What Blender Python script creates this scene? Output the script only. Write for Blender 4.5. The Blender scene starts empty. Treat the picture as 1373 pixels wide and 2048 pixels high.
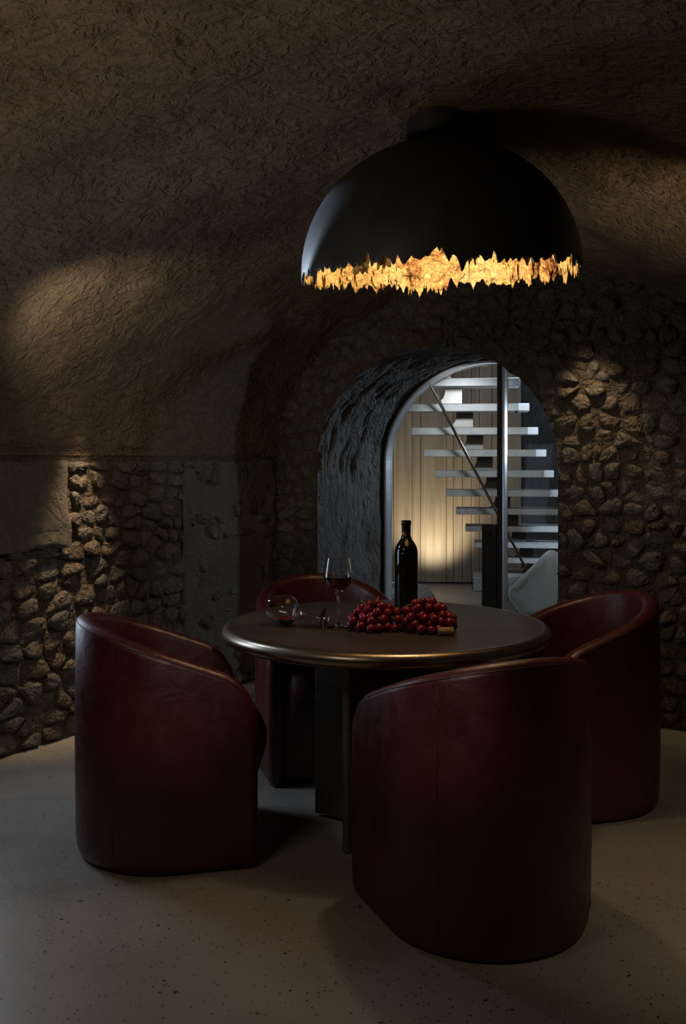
import bpy, bmesh, math, random
import numpy as np
from mathutils import Vector, Matrix
R = random.Random(11)
PI = math.pi
SC = bpy.context.scene
COL = SC.collection

# ------------------------------------------------------------------ frame of the place
FPX, HOR, CX, CAMZ = 1970.0, 915.0, 686.5, 1.41
def at(px, py, D):                      # point of the place seen at a photo pixel, D metres away
    return Vector(((px-CX)/FPX*D, D, CAMZ-(py-HOR)/FPX*D))
C0 = Vector((-0.433, 6.47, 0))           # corner where left wall meets back wall
A = Vector((0.535, 0.845, 0)); B = Vector((0.845, -0.535, 0))
A.normalize(); B.normalize()
def rm(s, t, z=0.0):                     # s metres from the back wall into the room, t metres from the left wall
    return C0 - A*s + B*t + Vector((0, 0, z))

# ------------------------------------------------------------------ camera, world, lights, exposure
cam = bpy.data.cameras.new('camera'); camo = bpy.data.objects.new('camera', cam); COL.objects.link(camo)
camo.location = (0, 0, CAMZ); camo.rotation_euler = (PI/2, 0, 0)
cam.sensor_fit = 'AUTO'; cam.sensor_width = 36; cam.lens = FPX/2048*36
cam.shift_y = -(1024-HOR)/2048; cam.clip_start = 0.05
SC.camera = camo
w = bpy.data.worlds.new('world'); SC.world = w; w.use_nodes = True
w.node_tree.nodes['Background'].inputs[0].default_value = (0.3, 0.32, 0.36, 1)
w.node_tree.nodes['Background'].inputs[1].default_value = 0.02
SC.view_settings.view_transform = 'Standard'; SC.view_settings.look = 'None'
SC.view_settings.exposure = 0.0; SC.view_settings.gamma = 1.0
SC.view_settings.use_curve_mapping = False
SC.cycles.max_bounces = 14; SC.cycles.transmission_bounces = 14; SC.cycles.transparent_max_bounces = 12
SC.cycles.caustics_refractive = False; SC.cycles.caustics_reflective = False
SC.cycles.sample_clamp_indirect = 3.0

def aim(o, target):
    d = Vector(target)-o.location
    o.rotation_euler = d.to_track_quat('-Z', 'Y').to_euler()
def area(name, loc, target, sx, sy, power, col, spread=180):
    l = bpy.data.lights.new(name, 'AREA'); l.shape = 'RECTANGLE'; l.size = sx; l.size_y = sy
    l.energy = power; l.color = col; l.spread = math.radians(spread)
    o = bpy.data.objects.new(name, l); COL.objects.link(o); o.location = loc; aim(o, target); return o
def spot(name, loc, target, deg, blend, power, col, rad=0.03):
    l = bpy.data.lights.new(name, 'SPOT'); l.spot_size = math.radians(deg); l.spot_blend = blend
    l.energy = power; l.color = col; l.shadow_soft_size = rad
    o = bpy.data.objects.new(name, l); COL.objects.link(o); o.location = loc; aim(o, target); return o
def point(name, loc, power, col, rad=0.05):
    l = bpy.data.lights.new(name, 'POINT'); l.energy = power; l.color = col; l.shadow_soft_size = rad
    o = bpy.data.objects.new(name, l); COL.objects.link(o); o.location = loc; return o
WARM = (1.0, 0.74, 0.46); COOL = (0.68, 0.82, 1.0); NEUT = (1.0, 0.86, 0.70)
# warm wall washer on the left vault and a tight grazing downlight on the wall below it
spot('light_wall_wash_left', rm(2.55, 0.74, 1.90), rm(1.85, 0.40, 2.02), 96, 1.0, 12.5, (1.0, 0.80, 0.56), 0.05)
spot('light_wall_graze_left', rm(1.70, 0.26, 1.84), rm(1.75, 0.03, 0.9), 40, 1.0, 65.0, WARM, 0.04)
# warm downlight grazing the right of the back wall, and an uplight on the vault beside it
spot('light_wall_wash_right', rm(0.17, 2.10, 2.12), rm(0.02, 2.15, 0.8), 80, 1.0, 13.0, WARM, 0.03)
spot('light_vault_right', rm(1.25, 3.45, 1.85), rm(1.0, 2.7, 2.48), 70, 1.0, 20.0, WARM, 0.06)
# added dim warm fill from below to brighten the vault, no real fixture
area('light_vault_fill', rm(4.3, 1.5, 1.15), rm(4.1, 1.5, 2.7), 0.5, 0.5, 10.0, (1.0, 0.80, 0.58))
# cool daylight from a window in the left wall, unseen, plus two added spots
area('light_window_left', rm(2.62, 0.12, 1.10), rm(2.2, 3.0, 0.8), 0.5, 0.9, 7.0, COOL)
spot('light_dome_fill_left', rm(2.35, 0.42, 1.98), (-0.15, 3.59, 2.16), 13.5, 0.15, 260.0, COOL, 0.015)  # added spot without a fixture, only to light the dome's left side
spot('light_left_cool', rm(2.3, 0.35, 1.80), (-0.1, 3.8, 0.7), 62, 1.0, 14.0, COOL, 0.12)  # added spot without a fixture, for cool highlights on the table edge
# warm downlights in the front part of the room
area('light_ceiling_front', rm(4.6, 2.0, 2.40), rm(4.2, 1.9, 0.0), 0.6, 0.6, 4.4, (1.0, 0.82, 0.64))
spot('light_front_accent', (0.15, -0.15, 2.3), (-0.58, 3.3, 0.66), 11, 1.0, 85.0, (1.0, 0.78, 0.66), 0.06)
spot('light_front_accent', (-1.0, 0.6, 2.25), (0.26, 2.77, 0.70), 11, 1.0, 60.0, (1.0, 0.78, 0.66), 0.06)
spot('light_floor_right', rm(2.9, 3.9, 2.1), (1.15, 3.2, 0.0), 48, 1.0, 24.0, (1.0, 0.80, 0.58), 0.08)
# stairwell
spot('light_stair_uplight', (0.98, 10.45, 0.10), (1.0, 11.0, 0.85), 95, 1.0, 85.0, (1.0, 0.90, 0.66), 0.08)
spot('light_stair_beam', (2.65, 7.9, 1.0), (1.80, 8.95, 0.66), 26, 0.5, 75.0, COOL, 0.03)
spot('light_tread_fill', rm(-0.45, 1.05, 1.96), (1.35, 8.8, 0.7), 70, 1.0, 75.0, (0.90, 0.95, 1.0), 0.05)  # added spot without a fixture, brightens the fronts of the treads
area('light_stair_daylight', (1.2, 6.98, 2.5), (1.4, 8.5, 1.25), 0.9, 0.35, 30.0, COOL)
spot('light_stair_right', (2.75, 7.45, 1.6), (0.25, 6.75, 1.2), 64, 0.8, 80.0, COOL, 0.08)

# ------------------------------------------------------------------ helpers
def tag(o, label=None, cat=None, group=None, kind=None):
    if label: o['label'] = label
    if cat: o['category'] = cat
    if group: o['group'] = group
    if kind: o['kind'] = kind
    return o
def empty(name, loc=(0, 0, 0), rz=0.0):
    o = bpy.data.objects.new(name, None); COL.objects.link(o); o.location = loc; o.rotation_euler = (0, 0, rz)
    o.empty_display_size = 0.1; return o
def link(name, me, mat=None, parent=None):
    o = bpy.data.objects.new(name, me); COL.objects.link(o)
    if mat is not None and len(me.materials) == 0: me.materials.append(mat)
    if parent is not None: o.parent = parent
    return o
def mesh(name, verts, faces, mat=None, parent=None, smooth=True):
    me = bpy.data.meshes.new(name); me.from_pydata([tuple(v) for v in verts], [], faces); me.update()
    if smooth: me.polygons.foreach_set('use_smooth', [True]*len(me.polygons))
    return link(name, me, mat, parent)
def from_bm(name, bm, mat=None, parent=None, smooth=False):
    me = bpy.data.meshes.new(name); bmesh.ops.recalc_face_normals(bm, faces=bm.faces); bm.to_mesh(me); bm.free()
    if smooth: me.polygons.foreach_set('use_smooth', [True]*len(me.polygons))
    return link(name, me, mat, parent)
def box_bm(bm, M, sx, sy, sz, bev=0.0):
    r = bmesh.ops.create_cube(bm, size=1.0, matrix=M @ Matrix.Diagonal((sx, sy, sz, 1)))
    if bev > 0:
        es = list({e for v in r['verts'] for e in v.link_edges})
        bmesh.ops.bevel(bm, geom=es, offset=bev, segments=2, affect='EDGES', profile=0.5)
def box(name, c, size, mat, parent=None, rz=0.0, bev=0.004, axes=None):
    bm = bmesh.new()
    M = Matrix.Translation(c) @ Matrix.Rotation(rz, 4, 'Z')
    box_bm(bm, M, *size, bev)
    return from_bm(name, bm, mat, parent)
def grid(name, P, mat, parent=None, closed_u=False, closed_v=False, smooth=True, flip=False):
    nu, nv = P.shape[0], P.shape[1]
    f = []
    for i in range(nu if closed_u else nu-1):
        for j in range(nv if closed_v else nv-1):
            a, b, c, d = i*nv+j, ((i+1) % nu)*nv+j, ((i+1) % nu)*nv+(j+1) % nv, i*nv+(j+1) % nv
            f.append((a, d, c, b) if flip else (a, b, c, d))
    return mesh(name, P.reshape(-1, 3).tolist(), f, mat, parent, smooth)
def tube_data(pts, r, n=8, caps=True):
    pts = [Vector(p) for p in pts]; V = []; F = []
    rr = r if isinstance(r, (list, tuple)) else [r]*len(pts)
    T0 = (pts[1]-pts[0]).normalized()
    N = T0.orthogonal().normalized()
    for i, p in enumerate(pts):
        T = ((pts[min(i+1, len(pts)-1)]-pts[max(i-1, 0)])).normalized()
        N = (N-T*N.dot(T)).normalized(); Bn = T.cross(N)
        for k in range(n):
            a = 2*PI*k/n; V.append(p+(N*math.cos(a)+Bn*math.sin(a))*rr[i])
    for i in range(len(pts)-1):
        for k in range(n):
            F.append((i*n+k, i*n+(k+1) % n, (i+1)*n+(k+1) % n, (i+1)*n+k))
    if caps:
        F.append(tuple(range(n-1, -1, -1))); F.append(tuple((len(pts)-1)*n+k for k in range(n)))
    return V, F
def tube(name, pts, r, mat, parent=None, n=8):
    V, F = tube_data(pts, r, n); return mesh(name, V, F, mat, parent)
def lathe(name, prof, mat, parent=None, n=40, M=None, closed=False):
    """prof: list of (r, z); r==0 ends are welded"""
    bm = bmesh.new(); rings = []
    for (r, z) in prof:
        if r < 1e-6: rings.append([bm.verts.new((0, 0, z))])
        else: rings.append([bm.verts.new((r*math.cos(2*PI*k/n), r*math.sin(2*PI*k/n), z)) for k in range(n)])
    m = len(rings)
    for i in range(m if closed else m-1):
        a, b = rings[i], rings[(i+1) % m]
        for k in range(n):
            k2 = (k+1) % n
            if len(a) == 1 and len(b) == 1: continue
            if len(a) == 1: bm.faces.new((a[0], b[k2], b[k]))
            elif len(b) == 1: bm.faces.new((a[k], a[k2], b[0]))
            else: bm.faces.new((a[k], a[k2], b[k2], b[k]))
    if M is not None: bmesh.ops.transform(bm, matrix=M, verts=bm.verts)
    o = from_bm(name, bm, mat, parent, smooth=True); o.data.set_sharp_from_angle(angle=math.radians(42)); return o

# numpy value noise
def _h(ix, iy, iz, seed):
    n = (ix*374761393 + iy*668265263 + iz*2147483647 + seed*974634777) & 0xFFFFFFFF
    n = ((n ^ (n >> 13))*1274126177) & 0xFFFFFFFF
    n = (n ^ (n >> 16)) & 0xFFFFFFFF
    return n.astype(np.float64)/4294967295.0
def vnoise(P, seed=0):
    P = np.asarray(P, float); I = np.floor(P).astype(np.int64); Fr = P-I; Fr = Fr*Fr*(3-2*Fr)
    out = 0
    for dx in (0, 1):
        for dy in (0, 1):
            for dz in (0, 1):
                wgt = (Fr[..., 0] if dx else 1-Fr[..., 0])*(Fr[..., 1] if dy else 1-Fr[..., 1])*(Fr[..., 2] if dz else 1-Fr[..., 2])
                out = out+wgt*_h(I[..., 0]+dx, I[..., 1]+dy, I[..., 2]+dz, seed)
    return out*2-1
def fbm(P, oct=4, seed=0, gain=0.5):
    s = 0; a = 1.0; P = np.asarray(P, float)
    for k in range(oct):
        s = s+a*vnoise(P, seed+k*17); P = P*2.03; a *= gain
    return s

# ------------------------------------------------------------------ materials
def newmat(name):
    m = bpy.data.materials.new(name); m.use_nodes = True
    nt = m.node_tree; b = nt.nodes['Principled BSDF']; return m, nt, b
def N(nt, typ, **kw):
    n = nt.nodes.new(typ)
    for k, v in kw.items():
        if k in n.inputs: n.inputs[k].default_value = v
        else: setattr(n, k, v)
    return n
def L(nt, a, b): nt.links.new(a, b)
def ramp(nt, fac, stops):
    r = nt.nodes.new('ShaderNodeValToRGB'); e = r.color_ramp.elements
    while len(e) < len(stops): e.new(0.5)
    for i, (p, c) in enumerate(stops): e[i].position = p; e[i].color = (*c, 1)
    L(nt, fac, r.inputs[0]); return r
def plain(name, col, rough=0.5, metal=0.0, var=0.15, scale=8, bump=0.0, bscale=60, **kw):
    m, nt, b = newmat(name)
    tc = N(nt, 'ShaderNodeTexCoord'); no = N(nt, 'ShaderNodeTexNoise', Scale=scale, Detail=5.0)
    L(nt, tc.outputs['Object'], no.inputs['Vector'])
    r = ramp(nt, no.outputs[0], [(0.3, [c*(1-var) for c in col]), (0.7, [min(1, c*(1+var)) for c in col])])
    L(nt, r.outputs[0], b.inputs['Base Color']); b.inputs['Roughness'].default_value = rough; b.inputs['Metallic'].default_value = metal
    if bump:
        n2 = N(nt, 'ShaderNodeTexNoise', Scale=bscale, Detail=4.0); L(nt, tc.outputs['Object'], n2.inputs['Vector'])
        bp = N(nt, 'ShaderNodeBump', Distance=bump, Strength=1.0); L(nt, n2.outputs[0], bp.inputs['Height']); L(nt, bp.outputs[0], b.inputs['Normal'])
    for k, v in kw.items(): b.inputs[k.replace('_', ' ')].default_value = v
    return m
def rockmat(name, cols, worm=9.0, d_worm=0.012, pit=True, stretch=(1, 1, 1), rot=0.0, rough=0.85, spec=0.3, vor=0.35):
    m, nt, b = newmat(name)
    tc = N(nt, 'ShaderNodeTexCoord'); mp = N(nt, 'ShaderNodeMapping'); mp.inputs['Scale'].default_value = stretch
    mp.inputs['Rotation'].default_value = (0, 0, rot)
    L(nt, tc.outputs['Object'], mp.inputs[0])
    big = N(nt, 'ShaderNodeTexNoise', Scale=1.7, Detail=6.0, Roughness=0.6); L(nt, tc.outputs['Object'], big.inputs['Vector'])
    r = ramp(nt, big.outputs[0], [(0.28, cols[0]), (0.5, cols[1]), (0.72, cols[2])])
    # wormy chiselled relief
    wn = N(nt, 'ShaderNodeTexNoise', Scale=worm, Detail=3.0, Distortion=1.6, Roughness=0.55); L(nt, mp.outputs[0], wn.inputs['Vector'])
    wrp = N(nt, 'ShaderNodeTexNoise', Scale=worm*1.2, Detail=2.0); L(nt, mp.outputs[0], wrp.inputs['Vector'])
    mx = N(nt, 'ShaderNodeVectorMath', operation='MULTIPLY_ADD'); L(nt, wrp.outputs['Color'], mx.inputs[0]); mx.inputs[1].default_value = (0.09,)*3; L(nt, mp.outputs[0], mx.inputs[2])
    vo = N(nt, 'ShaderNodeTexVoronoi', Scale=worm*1.6, feature='DISTANCE_TO_EDGE'); L(nt, mx.outputs[0], vo.inputs['Vector'])
    ve = ramp(nt, vo.outputs['Distance'], [(0.0, (0, 0, 0)), (0.09, (1, 1, 1))])
    fine = N(nt, 'ShaderNodeTexNoise', Scale=worm*8, Detail=4.0, Roughness=0.6); L(nt, tc.outputs['Object'], fine.inputs['Vector'])
    b1 = N(nt, 'ShaderNodeBump', Strength=1.0, Distance=d_worm*2.2); L(nt, wn.outputs[0], b1.inputs['Height'])
    b2 = N(nt, 'ShaderNodeBump', Strength=0.5, Distance=d_worm*vor); L(nt, ve.outputs[0], b2.inputs['Height']); L(nt, b1.outputs[0], b2.inputs['Normal'])
    b3 = N(nt, 'ShaderNodeBump', Strength=0.8, Distance=d_worm*0.35); L(nt, fine.outputs[0], b3.inputs['Height']); L(nt, b2.outputs[0], b3.inputs['Normal'])
    last = b3
    colout = r.outputs[0]
    if pit:
        pv = N(nt, 'ShaderNodeTexVoronoi', Scale=22.0); L(nt, mx.outputs[0], pv.inputs['Vector'])
        pr = ramp(nt, pv.outputs['Distance'], [(0.10, (0, 0, 0)), (0.17, (1, 1, 1))])
        b4 = N(nt, 'ShaderNodeBump', Strength=0.8, Distance=0.006); L(nt, pr.outputs[0], b4.inputs['Height']); L(nt, b3.outputs[0], b4.inputs['Normal']); last = b4
    mc = N(nt, 'ShaderNodeMixRGB', blend_type='MULTIPLY'); mc.inputs[0].default_value = 0.55
    L(nt, colout, mc.inputs[1])
    vr = ramp(nt, fine.outputs[0], [(0.3, (0.45, 0.43, 0.40)), (0.7, (1, 1, 1))]); L(nt, vr.outputs[0], mc.inputs[2])
    L(nt, mc.outputs[0], b.inputs['Base Color']); L(nt, last.outputs[0], b.inputs['Normal'])
    b.inputs['Roughness'].default_value = rough; b.inputs['Specular IOR Level'].default_value = spec
    return m
EC = [(0.13, 0.094, 0.060), (0.205, 0.152, 0.10), (0.29, 0.22, 0.15)]
M_vault = rockmat('vault_stone', EC, worm=15.0, d_worm=0.017, stretch=(0.8, 1.1, 1.25), rot=0.5, vor=0.12)
M_mortar = rockmat('rubble_mortar', [(0.08, 0.062, 0.045), (0.125, 0.098, 0.07), (0.17, 0.135, 0.10)], worm=13, d_worm=0.02)
M_stone = [rockmat('rubble_stone_'+c, cc, worm=13, d_worm=0.020, pit=False, rough=0.6, spec=0.5) for c, cc in
           (('brown', [(0.09, 0.068, 0.047), (0.15, 0.115, 0.08), (0.21, 0.165, 0.118)]),
            ('grey', [(0.085, 0.078, 0.066), (0.14, 0.125, 0.105), (0.21, 0.19, 0.16)]),
            ('rust', [(0.09, 0.062, 0.041), (0.15, 0.105, 0.068), (0.20, 0.145, 0.10)]))]
M_plaster = rockmat('old_plaster', [(0.11, 0.095, 0.078), (0.16, 0.14, 0.115), (0.21, 0.185, 0.155)], worm=5, d_worm=0.007)
M_jamb = rockmat('carved_jamb_stone', [(0.075, 0.072, 0.068), (0.14, 0.135, 0.128), (0.21, 0.205, 0.195)], worm=8, d_worm=0.016, pit=False, stretch=(1.6, 1.6, 0.5), rough=0.6, spec=0.4)

def floor_mat():
    m, nt, b = newmat('microcement_floor'); tc = N(nt, 'ShaderNodeTexCoord')
    n1 = N(nt, 'ShaderNodeTexNoise', Scale=1.3, Detail=6.0, Roughness=0.6); L(nt, tc.outputs['Object'], n1.inputs['Vector'])
    r = ramp(nt, n1.outputs[0], [(0.3, (0.26, 0.235, 0.205)), (0.7, (0.38, 0.345, 0.30))])
    last = r.outputs[0]
    for sc, th, den in ((70, 0.17, 0.30), (26, 0.13, 0.14)):
        wv = N(nt, 'ShaderNodeTexNoise', Scale=sc*0.8, Detail=1.0); L(nt, tc.outputs['Object'], wv.inputs['Vector'])
        ma = N(nt, 'ShaderNodeVectorMath', operation='MULTIPLY_ADD'); L(nt, wv.outputs['Color'], ma.inputs[0]); ma.inputs[1].default_value = (1.2/sc,)*3; L(nt, tc.outputs['Object'], ma.inputs[2])
        v = N(nt, 'ShaderNodeTexVoronoi', Scale=sc); L(nt, ma.outputs[0], v.inputs['Vector'])
        s = ramp(nt, v.outputs['Distance'], [(th, (1, 1, 1)), (th*1.5, (0, 0, 0))])
        sep = N(nt, 'ShaderNodeSeparateColor'); L(nt, v.outputs['Color'], sep.inputs[0])
        lt = N(nt, 'ShaderNodeMath', operation='LESS_THAN'); L(nt, sep.outputs[0], lt.inputs[0]); lt.inputs[1].default_value = den
        mu = N(nt, 'ShaderNodeMath', operation='MULTIPLY'); L(nt, s.outputs[0], mu.inputs[0]); L(nt, lt.outputs[0], mu.inputs[1])
        mx = N(nt, 'ShaderNodeMixRGB'); L(nt, mu.outputs[0], mx.inputs[0]); L(nt, last, mx.inputs[1]); mx.inputs[2].default_value = (0.03, 0.027, 0.024, 1); last = mx.outputs[0]
    L(nt, last, b.inputs['Base Color'])
    rr = ramp(nt, n1.outputs[0], [(0.3, (0.36,)*3), (0.7, (0.5,)*3)]); L(nt, rr.outputs[0], b.inputs['Roughness'])
    b.inputs['Specular IOR Level'].default_value = 0.4
    bp = N(nt, 'ShaderNodeBump', Strength=0.3, Distance=0.004); n2 = N(nt, 'ShaderNodeTexNoise', Scale=14.0, Detail=4.0); L(nt, tc.outputs['Object'], n2.inputs['Vector'])
    L(nt, n2.outputs[0], bp.inputs['Height']); L(nt, bp.outputs[0], b.inputs['Normal'])
    return m
M_floor = floor_mat()
def leather_mat():
    m, nt, b = newmat('burgundy_leather'); tc = N(nt, 'ShaderNodeTexCoord')
    n1 = N(nt, 'ShaderNodeTexNoise', Scale=4.0, Detail=6.0, Roughness=0.65); L(nt, tc.outputs['Object'], n1.inputs['Vector'])
    r = ramp(nt, n1.outputs[0], [(0.3, (0.045, 0.0045, 0.0058)), (0.7, (0.090, 0.0095, 0.0115))]); L(nt, r.outputs[0], b.inputs['Base Color'])
    v = N(nt, 'ShaderNodeTexVoronoi', Scale=170.0, feature='DISTANCE_TO_EDGE'); L(nt, tc.outputs['Object'], v.inputs['Vector'])
    n2 = N(nt, 'ShaderNodeTexNoise', Scale=16.0, Detail=5.0, Distortion=0.8); L(nt, tc.outputs['Object'], n2.inputs['Vector'])
    b1 = N(nt, 'ShaderNodeBump', Strength=0.6, Distance=0.004); L(nt, n2.outputs[0], b1.inputs['Height'])
    b2 = N(nt, 'ShaderNodeBump', Strength=0.25, Distance=0.0012); L(nt, v.outputs['Distance'], b2.inputs['Height']); L(nt, b1.outputs[0], b2.inputs['Normal'])
    L(nt, b2.outputs[0], b.inputs['Normal'])
    rr = ramp(nt, n2.outputs[0], [(0.3, (0.33,)*3), (0.7, (0.50,)*3)]); L(nt, rr.outputs[0], b.inputs['Roughness'])
    b.inputs['Specular IOR Level'].default_value = 0.75
    return m
M_leather = leather_mat()
M_thread = plain('burgundy_seam', (0.05, 0.006, 0.007), 0.5)
M_tabletop = plain('bronzed_leather_top', (0.055, 0.037, 0.025), 0.42, 0.0, 0.35, 5, 0.0010, 40)
M_bronze = plain('brushed_bronze', (0.42, 0.36, 0.29), 0.30, 1.0, 0.15, 3, 0.0006, 25)
def brushed():
    m, nt, b = newmat('brushed_dark_steel'); tc = N(nt, 'ShaderNodeTexCoord'); mp = N(nt, 'ShaderNodeMapping'); mp.inputs['Scale'].default_value = (3, 3, 90)
    L(nt, tc.outputs['Object'], mp.inputs[0]); n = N(nt, 'ShaderNodeTexNoise', Scale=2.5, Detail=6.0, Distortion=0.6); L(nt, mp.outputs[0], n.inputs['Vector'])
    r = ramp(nt, n.outputs[0], [(0.3, (0.20, 0.185, 0.165)), (0.7, (0.36, 0.335, 0.30))]); L(nt, r.outputs[0], b.inputs['Base Color'])
    b.inputs['Metallic'].default_value = 0.75; b.inputs['Roughness'].default_value = 0.45
    bp = N(nt, 'ShaderNodeBump', Strength=0.35, Distance=0.0008); L(nt, n.outputs[0], bp.inputs['Height']); L(nt, bp.outputs[0], b.inputs['Normal']); return m
M_steel = brushed()
M_black = plain('matt_black_metal', (0.028, 0.030, 0.034), 0.50, 0.0, 0.25, 9, 0.0006, 45)
M_dark = plain('dark_bronze', (0.016, 0.012, 0.009), 0.55, 0.1)
M_trim = plain('satin_steel_trim', (0.62, 0.63, 0.65), 0.3, 0.5)
def gold_mat():
    m, nt, b = newmat('gold_leaf'); tc = N(nt, 'ShaderNodeTexCoord')
    n1 = N(nt, 'ShaderNodeTexNoise', Scale=6.5, Detail=6.0, Roughness=0.72, Distortion=0.9); L(nt, tc.outputs['Object'], n1.inputs['Vector'])
    r = ramp(nt, n1.outputs[0], [(0.34, (0.05, 0.02, 0.008)), (0.41, (0.42, 0.17, 0.05)), (0.49, (0.88, 0.60, 0.22)), (0.75, (0.97, 0.76, 0.36))])
    L(nt, r.outputs[0], b.inputs['Base Color'])
    n2 = N(nt, 'ShaderNodeTexNoise', Scale=38.0, Detail=5.0, Distortion=1.2); L(nt, tc.outputs['Object'], n2.inputs['Vector'])
    bp = N(nt, 'ShaderNodeBump', Strength=1.0, Distance=0.012); L(nt, n2.outputs[0], bp.inputs['Height']); L(nt, bp.outputs[0], b.inputs['Normal'])
    b.inputs['Metallic'].default_value = 0.35; b.inputs['Roughness'].default_value = 0.42
    return m
M_gold = gold_mat()
def wood_mat():
    m, nt, b = newmat('oak_planks'); tc = N(nt, 'ShaderNodeTexCoord'); mp = N(nt, 'ShaderNodeMapping'); mp.inputs['Scale'].default_value = (14, 14, 0.9)
    oi = N(nt, 'ShaderNodeObjectInfo'); ad = N(nt, 'ShaderNodeVectorMath', operation='ADD'); L(nt, tc.outputs['Object'], ad.inputs[0]); L(nt, oi.outputs['Random'], ad.inputs[1])
    L(nt, ad.outputs[0], mp.inputs[0]); n = N(nt, 'ShaderNodeTexNoise', Scale=1.0, Detail=6.0, Distortion=0.5); L(nt, mp.outputs[0], n.inputs['Vector'])
    r = ramp(nt, n.outputs[0], [(0.3, (0.27, 0.195, 0.125)), (0.7, (0.45, 0.345, 0.235))])
    mx = N(nt, 'ShaderNodeMixRGB', blend_type='MULTIPLY'); mx.inputs[0].default_value = 1
    rr = ramp(nt, oi.outputs['Random'], [(0, (0.78, 0.78, 0.78)), (1, (1, 1, 1))]); L(nt, r.outputs[0], mx.inputs[1]); L(nt, rr.outputs[0], mx.inputs[2])
    L(nt, mx.outputs[0], b.inputs['Base Color']); b.inputs['Roughness'].default_value = 0.5; return m
M_wood = wood_mat()
M_tread = plain('pale_stone_tread', (0.42, 0.41, 0.40), 0.45, 0.0, 0.12, 12)
M_tread_lit = plain('tread_stone_lit', (0.80, 0.82, 0.86), 0.4, 0.0, 0.08, 12)  # light falling on the tread tips, put into a paler colour
M_bracket = plain('grey_steel_bracket', (0.20, 0.19, 0.175), 0.4, 0.5, 0.12, 8)
M_grey = plain('translucent_grey_shell', (0.31, 0.31, 0.29), 0.45, 0.0, 0.08, 6)
M_white = plain('white_lacquer', (0.75, 0.75, 0.74), 0.4, 0.0, 0.03)
def pane_mat():
    m = bpy.data.materials.new('clear_pane'); m.use_nodes = True; nt = m.node_tree; nt.nodes.clear()
    o = nt.nodes.new('ShaderNodeOutputMaterial'); t = nt.nodes.new('ShaderNodeBsdfTransparent'); g = nt.nodes.new('ShaderNodeBsdfGlossy')
    t.inputs[0].default_value = (0.90, 0.91, 0.91, 1); g.inputs['Roughness'].default_value = 0.02
    f = nt.nodes.new('ShaderNodeFresnel'); f.inputs[0].default_value = 1.10; mx = nt.nodes.new('ShaderNodeMixShader')
    L(nt, f.outputs[0], mx.inputs[0]); L(nt, t.outputs[0], mx.inputs[1]); L(nt, g.outputs[0], mx.inputs[2]); L(nt, mx.outputs[0], o.inputs[0]); return m
M_pane = pane_mat()
def glass_mat():
    m, nt, b = newmat('crystal_glass'); b.inputs['Base Color'].default_value = (0.97, 0.98, 0.98, 1)
    b.inputs['Transmission Weight'].default_value = 1; b.inputs['Roughness'].default_value = 0.0; b.inputs['IOR'].default_value = 1.5; return m
M_glass = glass_mat()
def wine_mat():
    m, nt, b = newmat('red_wine'); b.inputs['Base Color'].default_value = (0.20, 0.008, 0.012, 1)
    b.inputs['Transmission Weight'].default_value = 0.65; b.inputs['Roughness'].default_value = 0.02; b.inputs['IOR'].default_value = 1.34; return m
M_wine = wine_mat()
M_bottle = plain('dark_bottle_glass', (0.004, 0.005, 0.004), 0.06, 0.0, 0.1, 5, Specular_IOR_Level=0.8)
M_capsule = plain('black_capsule', (0.010, 0.009, 0.009), 0.35, 0.4)
M_band = plain('antique_gold_band', (0.20, 0.13, 0.06), 0.35, 0.9)
M_grape = plain('red_grape_skin', (0.27, 0.020, 0.040), 0.20, 0.0, 0.6, 22, Subsurface_Weight=0.25, Subsurface_Scale=0.01)
M_stem = plain('grape_stem', (0.35, 0.30, 0.10), 0.6, 0.0, 0.3, 30)
M_cork = plain('cork', (0.46, 0.29, 0.14), 0.8, 0.0, 0.35, 90, 0.001, 200)
M_foot = plain('black_foot', (0.01, 0.01, 0.01), 0.6)

# ------------------------------------------------------------------ setting: floor
fl = mesh('floor', [(-7, -3, 0), (7, -3, 0), (7, 14, 0), (-7, 14, 0), (-7, -3, -0.1), (7, -3, -0.1), (7, 14, -0.1), (-7, 14, -0.1)],
          [(0, 1, 2, 3), (7, 6, 5, 4), (0, 4, 5, 1), (1, 5, 6, 2), (2, 6, 7, 3), (3, 7, 4, 0)], M_floor, smooth=False)
tag(fl, 'seamless beige grey cement floor flecked with small dark specks', kind='structure')

# ------------------------------------------------------------------ setting: vault
SPR = 1.42; SMAX = 6.6
def interp(s, xs, ys): return np.interp(s, xs, ys)
def aw(s): return interp(s, [0, 0.8, 2.0, 3.5, 5, 7], [1.58, 1.88, 2.25, 2.5, 2.65, 2.7])
def hh(s): return interp(s, [0, 0.8, 2.0, 3.5, 5, 7], [1.03, 1.12, 1.215, 1.27, 1.31, 1.32])
C0n, An, Bn_ = np.array(C0), np.array(A), np.array(B)
def vault_pt(s, th):
    s = np.asarray(s, float); th = np.asarray(th, float)
    t = aw(s)*(1-np.cos(th)); z = SPR+hh(s)*np.sin(th)
    P = C0n - s[..., None]*An + t[..., None]*Bn_; P[..., 2] = z
    return P
ns, nt_ = 300, 260
S, TH = np.meshgrid(np.linspace(-0.02, SMAX, ns), np.linspace(0, PI, nt_), indexing='ij')
VP = vault_pt(S, TH)
Nrm = np.cross(np.gradient(VP, axis=0), np.gradient(VP, axis=1)); Nrm /= np.linalg.norm(Nrm, axis=2, keepdims=True)+1e-9
cen = vault_pt(S, np.full_like(TH, PI/2)); cen[..., 2] = 1.2
sgn = np.sign(np.sum(Nrm*(cen-VP), axis=2, keepdims=True)); Nrm *= sgn      # normals into the room
disp = 0.030*fbm(VP*np.array([0.9, 0.9, 1.2]), 3, 3)+0.014*fbm(VP*4.5, 3, 9)+0.006*np.abs(fbm(VP*np.array([14, 14, 22]), 2, 21))
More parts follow.
